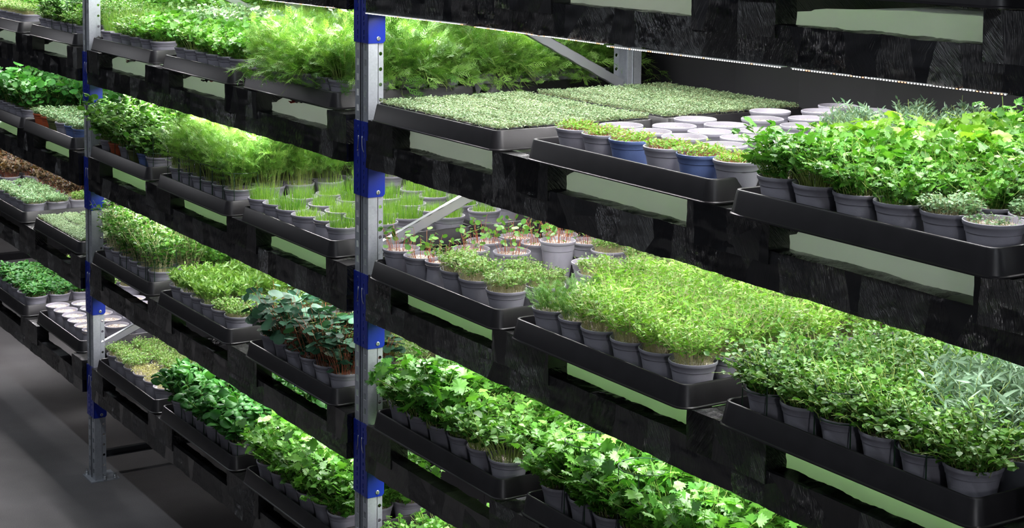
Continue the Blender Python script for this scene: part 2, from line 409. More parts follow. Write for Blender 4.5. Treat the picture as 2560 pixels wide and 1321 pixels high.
def shelf_level(bay, lv, front=True):
    x = OFF[bay]; z = LEV[lv]; sd = hash_(bay+lv)
    e = ob('wrapped_beam', None, loc=(x, 0, z))
    desc = {'A': 'crossing the top of the photo', 'B': 'under the second shelf of trays', 'C': 'under the third shelf of trays', 'D': 'under the fourth shelf of trays', 'E': 'under the lowest shelf of trays'}[lv]
    tag(e, 'beam wrapped in shiny black foil, %s, front of the %s' % (desc, BAYNAME[bay]), 'shelf beam')
    V, F = wrapped_box(.022, BAY-UW-.022, -.020, .032, BEAM_BOT, BEAM_TOP, sd)
    ob('beam', smooth_by(mesh('beam', V, F, [FOIL]), 50), e)
    jr = random.Random(sd)
    for i, (a, b) in enumerate(BLK):
        a += jr.uniform(-.008, .008); b += jr.uniform(-.008, .008)
        V, F = wrapped_box(a, b, -.022, .036, BEAM_TOP-.03, -.003, sd+i+1, .003, flare=.06)
        ob('spacer_block', smooth_by(mesh('spacer_block', V, F, [FOIL]), 50), e)
    r = ob('wrapped_beam', None, loc=(x, 0, z))
    tag(r, 'rear beam in black foil, %s, back of the %s' % (desc, BAYNAME[bay]), 'shelf beam')
    V, F = wrapped_box(.022, BAY-UW-.022, 1.045, 1.085, BEAM_BOT, BEAM_TOP, sd+50, nx=60)
    ob('beam', mesh('beam', V, F, [FOIL]), r)
    for i, (a, b) in enumerate(BLK):
        V, F = wrapped_box(a, b, 1.045, 1.085, BEAM_TOP-.03, -.003, sd+i+60, .002)
        ob('spacer_block', mesh('spacer_block', V, F, [FOIL]), r)
    # foil-wrapped bearers running front to back under the trays
    for i, (a, b) in enumerate(((.06, .12), (.86, .92), (.985, 1.045), (1.72, 1.78), (1.91, 1.97), (2.60, 2.66))):
        m = MB(); m.box(a, b, .038, 1.043, -.045, -.004)
        o = ob('bearer_board', m.build('bearer_board', [FOIL]), loc=(x, 0, z))
        tag(o, 'black wrapped bearer under the trays, %s, %s from left, %s' % (SHELF[lv], ['first', 'second', 'third', 'fourth', 'fifth', 'sixth'][i], BAYNAME[bay]), 'board', 'bearers under the trays')
def hash_(s): return sum(ord(c)*(i*31+7) for i, c in enumerate(s)) % 9973
def film(bay, lv, x0=.045, x1=2.69, roll=1.):
    x = OFF[bay]; z = LEV[lv]; rg = np.random.default_rng(hash_(bay+lv)+3)
    prof = [(.036, -.110), (.042, -.085), (.052, -.060), (.070, -.040), (.095, -.030), (.13, -.028), (.17, -.036), (.21, -.060), (.28, -.085), (.40, -.088), (.60, -.088), (.8, -.088), (1.04, -.09)]
    flat = [(.036, -.110), (.045, -.098), (.058, -.088), (.08, -.080), (.11, -.076), (.15, -.074), (.19, -.074), (.23, -.075), (.28, -.078), (.40, -.076), (.60, -.076), (.8, -.076), (1.04, -.08)]
    nx = max(8, int((x1-x0)/.03)); V = []; F = []; n = len(prof)
    for i in range(nx+1):
        xx = x0+(x1-x0)*i/nx; k = roll*(.88+.22*math.sin(xx*5.3+z*9)*math.sin(xx*2.1+1))
        for j in range(n):
            a, b = flat[j], prof[j]; V.append((xx, a[0]+(b[0]-a[0])*k, a[1]+(b[1]-a[1])*min(k, 1)+rg.normal(0, .0006)))
    for i in range(nx):
        for j in range(n-1): F.append((i*n+j, i*n+j+1, (i+1)*n+j+1, (i+1)*n+j))
    F2 = F; me = mesh('reflective_film', V, F2, [FILM], smooth=True)
    o = ob('reflective_film', me, loc=(x, 0, z)); md = o.modifiers.new('thickness', 'SOLIDIFY'); md.thickness = .001
    tag(o, 'white plastic film stretched beneath the trays behind the foil beam, %s, %s' % (SHELF[lv], BAYNAME[bay]), 'plastic film')
def led_bar_mesh(length, seed):
    rg = random.Random(seed); m = MB(); m.box(0, length, -.008, .008, .0022, .0042)
    d = MB(); n = int(length/.0085)
    for i in range(n):
        xx = .006+i*.0085; amber = rg.random() < .22
        d.box(xx, xx+.0034, -.0088, -.0072, .0004, .0022, 1 if amber else 0)
    return m.build('bar', [LEDBAR]), d.build('led_chips', [LEDDOT, LEDAMB])
def led_rows(bay, lv, ys, seen=False):
    x = OFF[bay]; zb = LEV[lv]+BEAM_BOT
    for yi, y in enumerate(ys):
        vis = yi == 0 and lv == 'A'
        e = ob('led_strip', None, loc=(x+.03, y, zb-.012 if vis else zb-.004))
        tag(e, 'LED strip hung below the %s beams of the %s, %s from the front' % (SHELF[lv], BAYNAME[bay], ['first', 'second', 'third', 'fourth'][yi]), 'grow light')
        if yi == 0 and lv == 'A' and bay in 'RM':
            # the visible front strip is pieced together from lengths that sag a little
            segs = [(.0, .62, 0, .004), (.66, 1.30, .001, -.001), (1.32, 1.98, -.004, .000), (2.0, 2.6, -.001, .003)]
            for k, (a, b, z0, z1) in enumerate(segs):
                A, B = led_bar_mesh(b-a, k+yi)
                s = ob('bar', A, e, (a, -.020+(k % 2)*.008, z0+.008)); s.rotation_euler = (0, -math.atan2(z1-z0, b-a), 0)
                ob('led_chips', B, s)
        else:
            if lv not in LEDM: LEDM[lv] = led_bar_mesh(2.6, hash_(lv))
            A, B = LEDM[lv]; s = ob('bar', A, e); ob('led_chips', B, s)
        if yi > 0:                                    # thin strap up to the bearer boards
            if 'strap' not in LEDM:
                h_ = MB()
                for hx in (.06, .985, 2.59): h_.box(hx-.006, hx+.006, -.001, .001, .004, .1195)
                LEDM['strap'] = h_.build('hanger', [BRACE])
            ob('hanger', LEDM['strap'], e)
        l = area('shelf_light', (x+1.33, max(y, .05), zb-.010), (0, 0, 0), 2.55, .022, LAMP['strip']*(1.45 if lv == 'A' else 1.1), (1, .965, .99))
        l.data.spread = math.radians(165)
        if yi < 2 and lv != 'D' or (bay == 'R' and lv == 'D' and yi == 0):      # added uplight brightens the film; green tint stands in for light off the leaves
            area('shelf_light', (x+1.33, max(y, .07)+.05, zb+.012), (PI, 0, 0), 2.55, .03, LAMP['up'], (.95, 1, .93) if lv in 'AB' else (.66, 1, .48))
LEDM = {}
for bay in 'RMLN':
    for lv in 'ABCDE':
        if bay == 'N' and lv in 'CDE': continue
        shelf_level(bay, lv)
for bay in 'RML':
    for lv in 'ABC': film(bay, lv, roll={'A': 1, 'B': 1, 'C': .12 if bay == 'R' else .5}[lv])
film('N', 'A')
film('R', 'D', 1.98, 2.69, .1)
for bay in 'RMLN':
    for lv in 'ABCD':
        if bay == 'N' and lv != 'A': continue
        led_rows(bay, lv, (.0, .38, .8) if lv == 'A' else ((.09, .45, .85) if lv == 'B' else (.09, .45)))

# ------------------------------------------------------------------ trays
def tray_mesh(W, D, H=.056):
    R = .035
    def loop(ins, z):
        pts = []; r = max(.004, R-ins)
        for cx, cy, a0 in ((W-ins-r, D-ins-r, 0), (ins+r, D-ins-r, 90), (ins+r, ins+r, 180), (W-ins-r, ins+r, 270)):
            for k in range(6):
                a = math.radians(a0+k*18); pts.append((cx+math.cos(a)*r, cy+math.sin(a)*r, z))
        return pts
    prof = [(-.0035, 0), (-.0035, .003), (0, .005), (.0105, H-.004), (.0125, H-.0005), (.0155, H+.0005), (.0185, H-.0015), (.0205, H-.006), (.028, .010), (.032, .0065)]
    V = []; F = []
    for a, z in prof: V += loop(a, z)
    n = 24
    for i in range(len(prof)-1):
        for k in range(n): F.append((i*n+k, i*n+(k+1) % n, (i+1)*n+(k+1) % n, (i+1)*n+k))
    F.append(tuple(range((len(prof)-1)*n, len(prof)*n))); F.append(tuple(range(n))[::-1])
    return smooth_by(mesh('plant_tray', V, F, [TRAYM]), 28)
TRAYS = {('R', 'B', 1): (.078, .838, -.036), ('R', 'B', 2): (.985, 1.785, -.034), ('R', 'B', 3): (1.877, 2.662, -.068),
 ('R', 'C', 1): (.092, .872, -.050), ('R', 'C', 2): (.942, 1.722, -.052), ('R', 'C', 3): (1.828, 2.605, -.042),
 ('R', 'D', 1): (.063, .852, -.024), ('R', 'D', 2): (.945, 1.735, -.016), ('R', 'D', 3): (1.85, 2.64, -.03),
 ('R', 'E', 1): (.07, .855, -.03), ('R', 'E', 2): (.95, 1.735, -.03), ('R', 'E', 3): (1.84, 2.625, -.03),
 ('R', 'A', 1): (.07, .855, -.03), ('R', 'A', 2): (.97, 1.755, -.03), ('R', 'A', 3): (1.84, 2.625, -.04),
 ('M', 'B', 1): (.020, .845, -.006), ('M', 'B', 2): (1.003, 1.745, -.025), ('M', 'B', 3): (1.826, 2.609, -.016),
 ('M', 'C', 1): (.045, .828, -.026), ('M', 'C', 2): (.978, 1.751, -.044), ('M', 'C', 3): (1.834, 2.618, -.03),
 ('M', 'D', 1): (.041, .822, -.022), ('M', 'D', 2): (.958, 1.726, -.04), ('M', 'D', 3): (1.890, 2.640, -.037),
 ('M', 'E', 1): (.102, .882, -.028), ('M', 'E', 2): (.936, 1.733, -.025), ('M', 'E', 3): (1.84, 2.625, -.03),
 ('L', 'B', 3): (1.890, 2.652, -.016), ('L', 'C', 3): (1.80, 2.632, -.03), ('L', 'D', 3): (1.906, 2.668, -.016), ('L', 'E', 3): (1.884, 2.60, 0.0)}
for lv in 'BCDE': TRAYS[('L', lv, 2)] = (.985, 1.765, -.03)
TRAYS[('L', 'D', 1)] = (.06, .845, -.03); TRAYS[('L', 'B', 1)] = (.06, .845, -.03); TRAYS[('N', 'B', 3)] = (1.86, 2.64, -.03); TRAYS[('N', 'B', 2)] = (.97, 1.75, -.03)
TM = {}
TD = .575
def tray_obj(bay, lv, n, second):
    x0, x1, y0 = TRAYS[(bay, lv, n)]; W = round(x1-x0, 2)
    if W not in TM: TM[W] = tray_mesh(W, TD)
    o = ob('plant_tray', TM[W], loc=(OFF[bay]+x0, y0+(TD+.015 if second else 0), LEV[lv]))
    what = TRAYTXT.get((bay, lv, n), 'potted herbs')
    tag(o, '%s black plastic tray, %s tray of the %s, %s' % ('rear' if second else 'front', TRAYW[n], BAYNAME[bay], SHELF[lv])+(', holding '+what if not second else ''), 'tray')
TRAYTXT = {('R', 'B', 1): 'pale cress cells', ('R', 'C', 1): 'nasturtium seedlings', ('M', 'C', 3): 'chives', ('L', 'E', 3): 'grit pots'}
for (bay, lv, n) in TRAYS:
    tray_obj(bay, lv, n, False)
    if lv in 'BC' or (lv == 'D' and bay != 'N'): tray_obj(bay, lv, n, True)

# ------------------------------------------------------------------ pots and their substrate
def pot_mesh(mat, H=.085, R=.0595):
    s = H/.085; m = MB()
    m.lathe([(0, .002), (.030, .002), (.040, .0), (.0425, .0), (R-.0065, .060*s), (R-.0065, .0615*s), (R-.0045, .063*s), (R-.0025, H-.011), (R-.0005, H-.009), (R+.0008, H-.006), (R+.0008, H-.001), (R-.0006, H), (R-.002, H-.0005), (R-.0035, H-.008), (R-.009, H-.035), (R-.012, H-.05), (0, H-.05)], 32)
    return m.build('pot', [mat], smooth=False)
POTS = {k: smooth_by(pot_mesh(v)) for k, v in POTM.items()}
POTS['tall'] = smooth_by(pot_mesh(POTM['grey'], .115, .0575))
POTS['small'] = smooth_by(pot_mesh(POTM['grey'], .085, .046))
def substrate(seed, r=.0548, z=0, n=620, bare=False):
    rg = np.random.default_rng(seed); V = []; F = []; T = []
    k = 24
    V.append((0, 0, .002)); T.append(.3)
    for rr in (.5, 1.0):
        for i in range(k):
            V.append((math.cos(i*2*PI/k)*r*rr, math.sin(i*2*PI/k)*r*rr, .002*(1-rr)+rg.normal(0, .0006))); T.append(rg.random())
    for i in range(k): F.append((0, 1+i, 1+(i+1) % k)); F.append((1+i, 1+k+i, 1+k+(i+1) % k, 1+(i+1) % k))
    for i in range(n):
        rad = r*.97*math.sqrt(rg.random()); a = rg.random()*2*PI; s = rg.uniform(.0010, .0024)
        c = np.array((math.cos(a)*rad, math.sin(a)*rad, .0015*(1-rad/r)+s*.4)); t = rg.random(); b = len(V)
        ang = rg.random()*PI; ca, sa = math.cos(ang), math.sin(ang); e = rg.uniform(.5, 1.1, 3)*s
        for d in ((1, 0, 0), (0, 1, 0), (-1, 0, 0), (0, -1, 0), (0, 0, 1), (0, 0, -1)):
            dx, dy, dz = d[0]*e[0], d[1]*e[1], d[2]*e[2]
            V.append((c[0]+dx*ca-dy*sa, c[1]+dx*sa+dy*ca, c[2]+dz+dx*.3)); T.append(t)
        for q in ((0, 1, 4), (1, 2, 4), (2, 3, 4), (3, 0, 4), (1, 0, 5), (2, 1, 5), (3, 2, 5), (0, 3, 5)): F.append(tuple(b+v for v in q))
    return mesh('substrate', V, F, [GRIT], tone=T)
SUBS = [substrate(i) for i in range(4)]

# ------------------------------------------------------------------ leaves: templates and growth
def tpl_oval(w=.32, fold=.12, curl=.15):
    V = [(0, 0, 0), (w*.8, .28, fold), (w, .55, fold*1.1), (w*.55, .85, fold*.5), (0, 1, -curl), (-w*.55, .85, fold*.5), (-w, .55, fold*1.1), (-w*.8, .28, fold), (0, .3, 0), (0, .65, -curl*.2)]
    F = [(0, 1, 8), (1, 2, 9, 8), (2, 3, 4, 9), (9, 4, 5, 6), (8, 9, 6, 7), (0, 8, 7)]
    return np.array(V), F
def tpl_broad():
    rows = [(0, .0, 0), (.16, .22, -.02), (.33, .33, .03), (.52, .37, .05), (.72, .31, .02), (.88, .17, -.05), (1.0, 0, -.12)]
    V = [(0, 0, 0)]; F = []
    for y, wd, z in rows[1:-1]: V += [(-wd, y, z-.10), (-wd*.55, y, z+.03), (0, y, z-.02), (wd*.55, y, z+.03), (wd, y, z-.10)]
    V.append((0, 1.0, -.14))
    F += [(0, 2, 1), (0, 3, 2), (0, 4, 3), (0, 5, 4)]
    for i in range(4):
        b = 1+i*5
        for j in range(4): F.append((b+j, b+j+1, b+j+6, b+j+5))
    b = 21; t_ = 26
    F += [(b+j, b+j+1, t_) for j in range(4)]
    return np.array(V), F
def tpl_round(n=9, cup=.12):
    V = [(0, .45, 0)]+[(math.sin(k*2*PI/n)*.5, .5-math.cos(k*2*PI/n)*.5, cup*(.7+.3*math.cos(k*2.3))) for k in range(n)]
    return np.array(V), [(0, 1+k, 1+(k+1) % n) for k in range(n)]
def tpl_lobed():
    prof = [(0, .0), (.16, .14), (.50, .22), (.44, .36), (.60, .50), (.40, .52), (.40, .66), (.24, .62), (.26, .84), (.10, .80), (0, 1.02), (-.10, .80), (-.26, .84), (-.24, .62), (-.40, .66), (-.40, .52), (-.60, .50), (-.44, .36), (-.50, .22), (-.16, .14)]
    V = [(0, .42, 0)]+[(x, y, .10*math.hypot(x, y-.42)*(1 if k % 2 else -.6)+.06) for k, (x, y) in enumerate(prof)]
    n = len(prof); return np.array(V), [(0, 1+k, 1+(k+1) % n) for k in range(n)]
def tpl_small(w=.34): return np.array([(0, 0, 0), (w, .5, .08), (0, 1, -.05), (-w, .5, .08)]), [(0, 1, 2), (0, 2, 3)]
def tpl_lance(w=.13): return np.array([(0, 0, 0), (w, .4, .03), (w*.6, .75, -.01), (0, 1, -.12), (-w*.6, .75, -.01), (-w, .4, .03), (0, .45, -.01)]), [(0, 1, 6), (1, 2, 3, 6), (6, 3, 4, 5), (0, 6, 5)]
def tpl_frond(rg, n=8, w=.019):
    V = []; F = []
    def needle(a, b, ww):
        a, b = np.array(a), np.array(b); d = b-a; s = np.cross(d, (0, .3, 1)); s = s/(np.linalg.norm(s)+1e-9)*ww; i = len(V)
        V.extend([a-s, a+s, b]); F.append((i, i+1, i+2))
    needle((0, 0, 0), (0, 1, .0), w)
    for k in range(n):
        y = .12+.8*k/n
        for sgn in (-1, 1):
            l = .42*(1-.55*k/n)*rg.uniform(.6, 1.2); z = rg.uniform(-.25, .25)
            tip = (sgn*l*.75, y+l*.7, z*l); needle((0, y, 0), tip, w)
            if k < n-2: mid = (sgn*l*.35, y+l*.33, z*l*.5); needle(mid, (sgn*l*.35+rg.uniform(-.1, .15)*sgn, y+l*.33+.22, z*l+rg.uniform(-.1, .1)), w*.9)
    return np.array(V), F
def unit(a): return a/(np.linalg.norm(a, axis=-1, keepdims=True)+1e-9)
class Grow:
    def __init__(s): s.V = []; s.F = []; s.T = []; s.M = []; s.n = 0
    def scatter(s, tpl, P, D, Nn, S, T, mi=0):
        tv, tf = tpl; D = unit(D); X = unit(np.cross(D, Nn)); Z = np.cross(X, D)
        W = P[:, None, :]+S[:, None, None]*(tv[None, :, 0:1]*X[:, None, :]+tv[None, :, 1:2]*D[:, None, :]+tv[None, :, 2:3]*Z[:, None, :])
        k = len(tv); m = len(P); s.V.append(W.reshape(-1, 3)); s.T.append(np.repeat(T, k))
        for i in range(m):
            b = s.n+i*k
            for f in tf: s.F.append(tuple(v+b for v in f))
        s.M += [mi]*(m*len(tf)); s.n += m*k
    def stems(s, C, r, T, mi=1, sides=3):
        """C: (m, k, 3) polylines; thin tapering prisms"""
        m, k, _ = C.shape; t = np.gradient(C, axis=1); t = unit(t); h = np.array([.31, .17, .93]) if abs(np.mean(t[:, :, 2])) < .5 else np.array([.93, .17, .1])
        u = unit(np.cross(t, h)); v = np.cross(t, u); rr = r*np.linspace(1, .55, k)[None, :, None]
        R = [C+rr*(math.cos(a)*u+math.sin(a)*v) for a in [q*2*PI/sides for q in range(sides)]]
        A = np.stack(R, axis=2).reshape(-1, 3); s.V.append(A); s.T.append(np.repeat(T, k*sides))
        for i in range(m):
            b = s.n+i*k*sides
            for j in range(k-1):
                for q in range(sides):
                    q2 = (q+1) % sides; s.F.append((b+j*sides+q, b+j*sides+q2, b+(j+1)*sides+q2, b+(j+1)*sides+q)); s.M.append(mi)
        s.n += m*k*sides
    def blades(s, C, w, T, mi=0):
        """C: (m, k, 3) polylines as narrow ribbons ending in a point"""
        m, k, _ = C.shape; rg = np.random.default_rng(m); a = rg.random(m)*2*PI; side = np.stack([np.cos(a), np.sin(a), a*0], 1)[:, None, :]
        ww = w*np.linspace(1, .12, k)[None, :, None]; A = np.stack([C-side*ww, C+side*ww], axis=2).reshape(-1, 3)
        s.V.append(A); s.T.append(np.repeat(T, k*2))
        for i in range(m):
            b = s.n+i*k*2
            for j in range(k-1): s.F.append((b+2*j, b+2*j+1, b+2*j+3, b+2*j+2)); s.M.append(mi)
        s.n += m*k*2
    def mesh(s, name, mats):
        V = np.concatenate(s.V); T = np.concatenate(s.T); me = bpy.data.meshes.new(name)
        me.from_pydata(V.tolist(), [], s.F)
        for m_ in mats: me.materials.append(m_)
        me.polygons.foreach_set('material_index', s.M)
        a = me.attributes.new('tone', 'FLOAT', 'POINT'); a.data.foreach_set('value', T.astype(np.float32))
        me.polygons.foreach_set('use_smooth', [True]*len(s.F)); me.update(); return me
def stem_lines(rg, n, r0, h, hv, splay, droop=0, k=5, wig=.004, out=1.6):
    rad = r0*np.sqrt(rg.random(n)); a = rg.random(n)*2*PI; base = np.stack([np.cos(a)*rad, np.sin(a)*rad, np.zeros(n)], 1)
    lean = base/(r0)*splay+rg.normal(0, .07+splay*.14, (n, 3)).clip(-.4, .4); lean[:, 2] = 0
    H = h*(1+rg.normal(0, hv, n)).clip(.35, 1.5)*(1-.22*(rad/r0)**2*min(1, splay*out)); t = np.linspace(0, 1, k)[None, :, None]
    L = lean[:, None, :]*H[:, None, None]*t**1.4
    Zc = np.zeros((n, k, 3)); tt = t[:, :, 0]
    Zc[:, :, 2] = H[:, None]*(tt-droop*np.linalg.norm(lean, axis=1)[:, None]*tt**2.2)
    C = base[:, None, :]+L+Zc+np.cumsum(rg.normal(0, wig, (n, k, 3))*np.linspace(0, 1, k)[None, :, None], axis=1)
    return C
def at(C, idx, t):
    k = C.shape[1]-1; f = t*k; i = np.minimum(f.astype(int), k-1); fr = (f-i)[:, None]
    return C[idx, i]*(1-fr)+C[idx, i+1]*fr, unit(C[idx, i+1]-C[idx, i])
def leaves_on(rg, g, C, per, t0, t1, tpl, size, sv, pitch=.3, mi=0, up=.8, tone=(0, 1), scale_t=0, tnoise=.25):
    n = len(C); idx = np.repeat(np.arange(n), per); m = len(idx); t = rg.uniform(t0, t1, m); P, d = at(C, idx, t)
    a = rg.random(m)*2*PI; rad = np.stack([np.cos(a), np.sin(a), np.zeros(m)], 1)
    D = rad+np.array([0, 0, 1.])*(pitch+rg.normal(0, .3, m))[:, None]; Nn = np.array([0, 0, 1.])*up+rg.normal(0, tnoise, (m, 3))+rad*-.1
    S = size*(1+rg.normal(0, sv, m)).clip(.4, 1.7)*(1-scale_t*(t-t0)/(t1-t0+1e-6)); T = rg.uniform(tone[0], tone[1], m)
    g.scatter(tpl, P, D, Nn, S, T, mi)
BR = lambda a, b, **k: (a, b, k)
LM = {'bright': leaf_mat('bright_green_leaf', (.075, .22, .018), (.24, .46, .05), .33),
      'parsley': leaf_mat('parsley_leaf', (.04, .17, .018), (.15, .37, .05), .3),
      'mid': leaf_mat('mid_green_leaf', (.035, .13, .016), (.13, .30, .045), .28),
      'deep': leaf_mat('deep_green_leaf', (.014, .085, .014), (.055, .21, .032), .24, rough=.5, spec=.28),
      'blue': leaf_mat('blue_green_leaf', (.014, .06, .03), (.05, .135, .075), .15, rough=.6, spec=.22),
      'grey': leaf_mat('grey_green_leaf', (.075, .16, .085), (.22, .34, .22), .2, rough=.6, tcol=(1.2, 1.3, .9)),
      'frost': leaf_mat('frosted_tiny_leaf', (.07, .19, .06), (.25, .38, .21), .2, rough=.55, tcol=(1.2, 1.3, .8)),
      'cress': leaf_mat('cress_leaf', (.065, .18, .022), (.20, .35, .065), .28),
      'olive': leaf_mat('olive_leaf', (.16, .20, .03), (.36, .34, .10), .25),
      'mat': leaf_mat('pale_cress_leaf', (.10, .185, .08), (.30, .41, .235), .22, rough=.55, tcol=(1.2, 1.3, .8)),
      'purple': leaf_mat('purple_brown_leaf', (.012, .006, .010), (.12, .075, .028), .28, tcol=(1.3, 1.2, .5)),
      'chive': leaf_mat('chive_blade', (.065, .20, .025), (.27, .46, .07), .3),
      'fine': leaf_mat('feathery_leaf', (.08, .22, .035), (.27, .48, .10), .36)}
def F_dill(rg, h=.15, splay=.75, droop=.25, n=60, per=6, size=.055, mat='fine', stem=None, tmin=.2):
    g, s = Grow(), Grow(); C = stem_lines(rg, n, .046, h, .16, splay, droop); s.stems(C, .0008, rg.random(n), 0)
    for q in range(3):
        k = n*per//3; idx = rg.integers(0, n, k); t = rg.uniform(tmin, 1.0, k); P, d = at(C, idx, t); a = rg.random(k)*2*PI
        D = d*.55+np.stack([np.cos(a), np.sin(a), rg.normal(.2, .35, k)], 1); S = size*rg.uniform(.5, 1.25, k)
        g.scatter(tpl_frond(rg), P, D, rg.normal(0, .5, (k, 3))+(0, 0, .8), S, rg.random(k))
    return g.mesh('foliage', [LM[mat]]), s.mesh('stems', [stem or STEM])
def F_grass(rg, h=.05, n=290, splay=.16, w=.0010, mat='chive', hv=.2, droop=.1):
    g = Grow(); C = stem_lines(rg, n, .048, h, hv, splay, droop, k=4, wig=.002); g.blades(C, w, rg.random(n)); return g.mesh('foliage', [LM[mat]]), None
def F_micro(rg, h=.045, n=210, leaf=.008, per=5, mat='cress', stemm=None, splay=.32, t0=.65, tpl=None, sr=.0006, r0=.05, tn=.4):
    g, s = Grow(), Grow(); C = stem_lines(rg, n, r0, h, .16, splay, .05, k=4, wig=.0022); s.stems(C, sr, rg.random(n), 0)
    leaves_on(rg, g, C, per, t0, 1., tpl or tpl_small(), leaf, .3, .25, tnoise=tn); return g.mesh('foliage', [LM[mat]]), s.mesh('stems', [stemm or PALE])
def F_leafy(rg, h=.12, n=46, leaf=.026, per=5, mat='parsley', tpl=None, splay=.6, droop=.15, t0=.45, stemm=None, sr=.0011, low=2, pitch=.25, tn=.4, r0=.045, hv=.18):
    g, s = Grow(), Grow(); C = stem_lines(rg, n, r0, h, hv, splay, droop, k=6, wig=.004); s.stems(C, sr, rg.random(n), 0)
    leaves_on(rg, g, C, per, t0, 1., tpl or tpl_lobed(), leaf, .28, pitch, tnoise=tn)
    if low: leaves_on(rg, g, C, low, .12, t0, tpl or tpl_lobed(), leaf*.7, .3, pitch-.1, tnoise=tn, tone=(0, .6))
    return g.mesh('foliage', [LM[mat]]), s.mesh('stems', [stemm or STEM])
SPEC = {
 'dill': lambda r: F_dill(r, splay=.45), 'dill_tall': lambda r: F_dill(r, h=.18, splay=.34, droop=.1, n=64, size=.058, tmin=.34),
 'dill_wild': lambda r: F_dill(r, h=.165, splay=.95, droop=1.05, n=100, size=.062, tmin=.06), 'dill_low': lambda r: F_dill(r, h=.065, splay=.45, n=70, per=4, size=.03, mat='mid'),
 'chives': lambda r: F_grass(r), 'chives_tall': lambda r: F_grass(r, h=.10, n=260, splay=.3, droop=.2), 'chives_short': lambda r: F_grass(r, h=.034, n=260),
 'cress': lambda r: F_micro(r, h=.052, n=240, per=5), 'cress_low': lambda r: F_micro(r, h=.03, n=180, per=3, mat='olive', leaf=.006),
 'seedling': lambda r: F_micro(r, h=.026, n=190, leaf=.0095, per=3, mat='bright', stemm=REDST, t0=.5, tpl=tpl_lance(.2)),
 'tall_cress': lambda r: F_micro(r, h=.095, n=200, leaf=.015, per=7, mat='bright', splay=.5, t0=.45, tpl=tpl_lance(.16), tn=.6),
 'tiny': lambda r: F_micro(r, h=.014, n=70, leaf=.006, per=3, mat='frost', splay=.1),
 'thyme_frost': lambda r: F_micro(r, h=.034, n=230, leaf=.009, per=5, mat='frost', splay=.3, t0=.45, tpl=tpl_small(.36)),
 'thyme_micro': lambda r: F_micro(r, h=.045, n=230, leaf=.010, per=5, mat='cress', splay=.3, t0=.5),
 'parsley': lambda r: F_leafy(r, h=.095, n=56, per=5, leaf=.022), 'parsley_long': lambda r: F_leafy(r, h=.11, n=120, per=3, leaf=.02, t0=.6, low=0),
 'parsley_broad': lambda r: F_leafy(r, h=.105, n=42, per=4, leaf=.032, mat='bright'), 'coriander': lambda r: F_leafy(r, h=.15, n=60, per=8, leaf=.027, mat='parsley', splay=.58, droop=.4, t0=.25),
 'curly': lambda r: F_leafy(r, h=.085, n=80, per=7, leaf=.014, mat='parsley', t0=.35),
 'mint': lambda r: F_leafy(r, h=.17, n=44, per=11, leaf=.024, mat='mid', tpl=tpl_broad(), splay=.55, droop=.35, t0=.3, low=3),
 'mint_tall': lambda r: F_leafy(r, h=.19, n=50, per=8, leaf=.022, mat='mid', tpl=tpl_oval(.3), splay=.35, t0=.4, stemm=PALE),
 'basil': lambda r: F_leafy(r, h=.145, n=34, per=8, leaf=.040, mat='deep', tpl=tpl_broad(), splay=.5, t0=.3, low=2, pitch=.25, tn=.5),
 'basil_low': lambda r: F_leafy(r, h=.055, n=46, per=4, leaf=.022, mat='deep', tpl=tpl_broad(), splay=.35, t0=.45, low=1),
 'oregano': lambda r: F_leafy(r, h=.095, n=105, per=13, leaf=.0108, mat='mid', tpl=tpl_oval(.36, .08, .08), splay=.72, droop=.5, t0=.15, low=3, stemm=STEM),
 'marjoram': lambda r: F_leafy(r, h=.095, n=80, per=6, leaf=.016, mat='mid', tpl=tpl_oval(.36), splay=.6, t0=.55, low=0, stemm=STEM),
 'tarragon': lambda r: F_leafy(r, h=.075, n=60, per=9, leaf=.024, mat='cress', tpl=tpl_lance(.17), splay=.4, t0=.3, low=0, pitch=.8, tn=.7),
 'savory': lambda r: F_leafy(r, h=.05, n=60, per=9, leaf=.017, mat='grey', tpl=tpl_lance(.13), splay=.45, t0=.2, low=0, pitch=.8, tn=.7),
 'lavender': lambda r: F_leafy(r, h=.10, n=44, per=14, leaf=.030, mat='grey', tpl=tpl_lance(.09), splay=.6, t0=.3, low=1, pitch=.6, tn=.7),
 'nasturtium': lambda r: F_leafy(r, h=.14, n=60, per=1, leaf=.038, mat='blue', tpl=tpl_round(), splay=.45, t0=.85, low=1, stemm=REDST, sr=.0012, pitch=-.1, tn=.3, hv=.28),
 'nasturtium_young': lambda r: F_leafy(r, h=.062, n=24, per=1, leaf=.018, mat='mid', tpl=tpl_round(), splay=.4, t0=.9, low=0, stemm=REDST, sr=.001, pitch=-.1, tn=.5, hv=.35),
 'clover': lambda r: F_leafy(r, h=.11, n=90, per=3, leaf=.018, mat='frost', tpl=tpl_round(), splay=.4, t0=.75, low=0, tn=.4),
 'round': lambda r: F_leafy(r, h=.14, n=44, per=3, leaf=.034, mat='deep', tpl=tpl_round(), splay=.4, t0=.6, low=2, tn=.5),
 'amaranth': lambda r: F_leafy(r, h=.085, n=70, per=4, leaf=.020, pitch=.9, mat='purple', tpl=tpl_broad(), splay=.45, t0=.5, low=0, stemm=REDST),
}
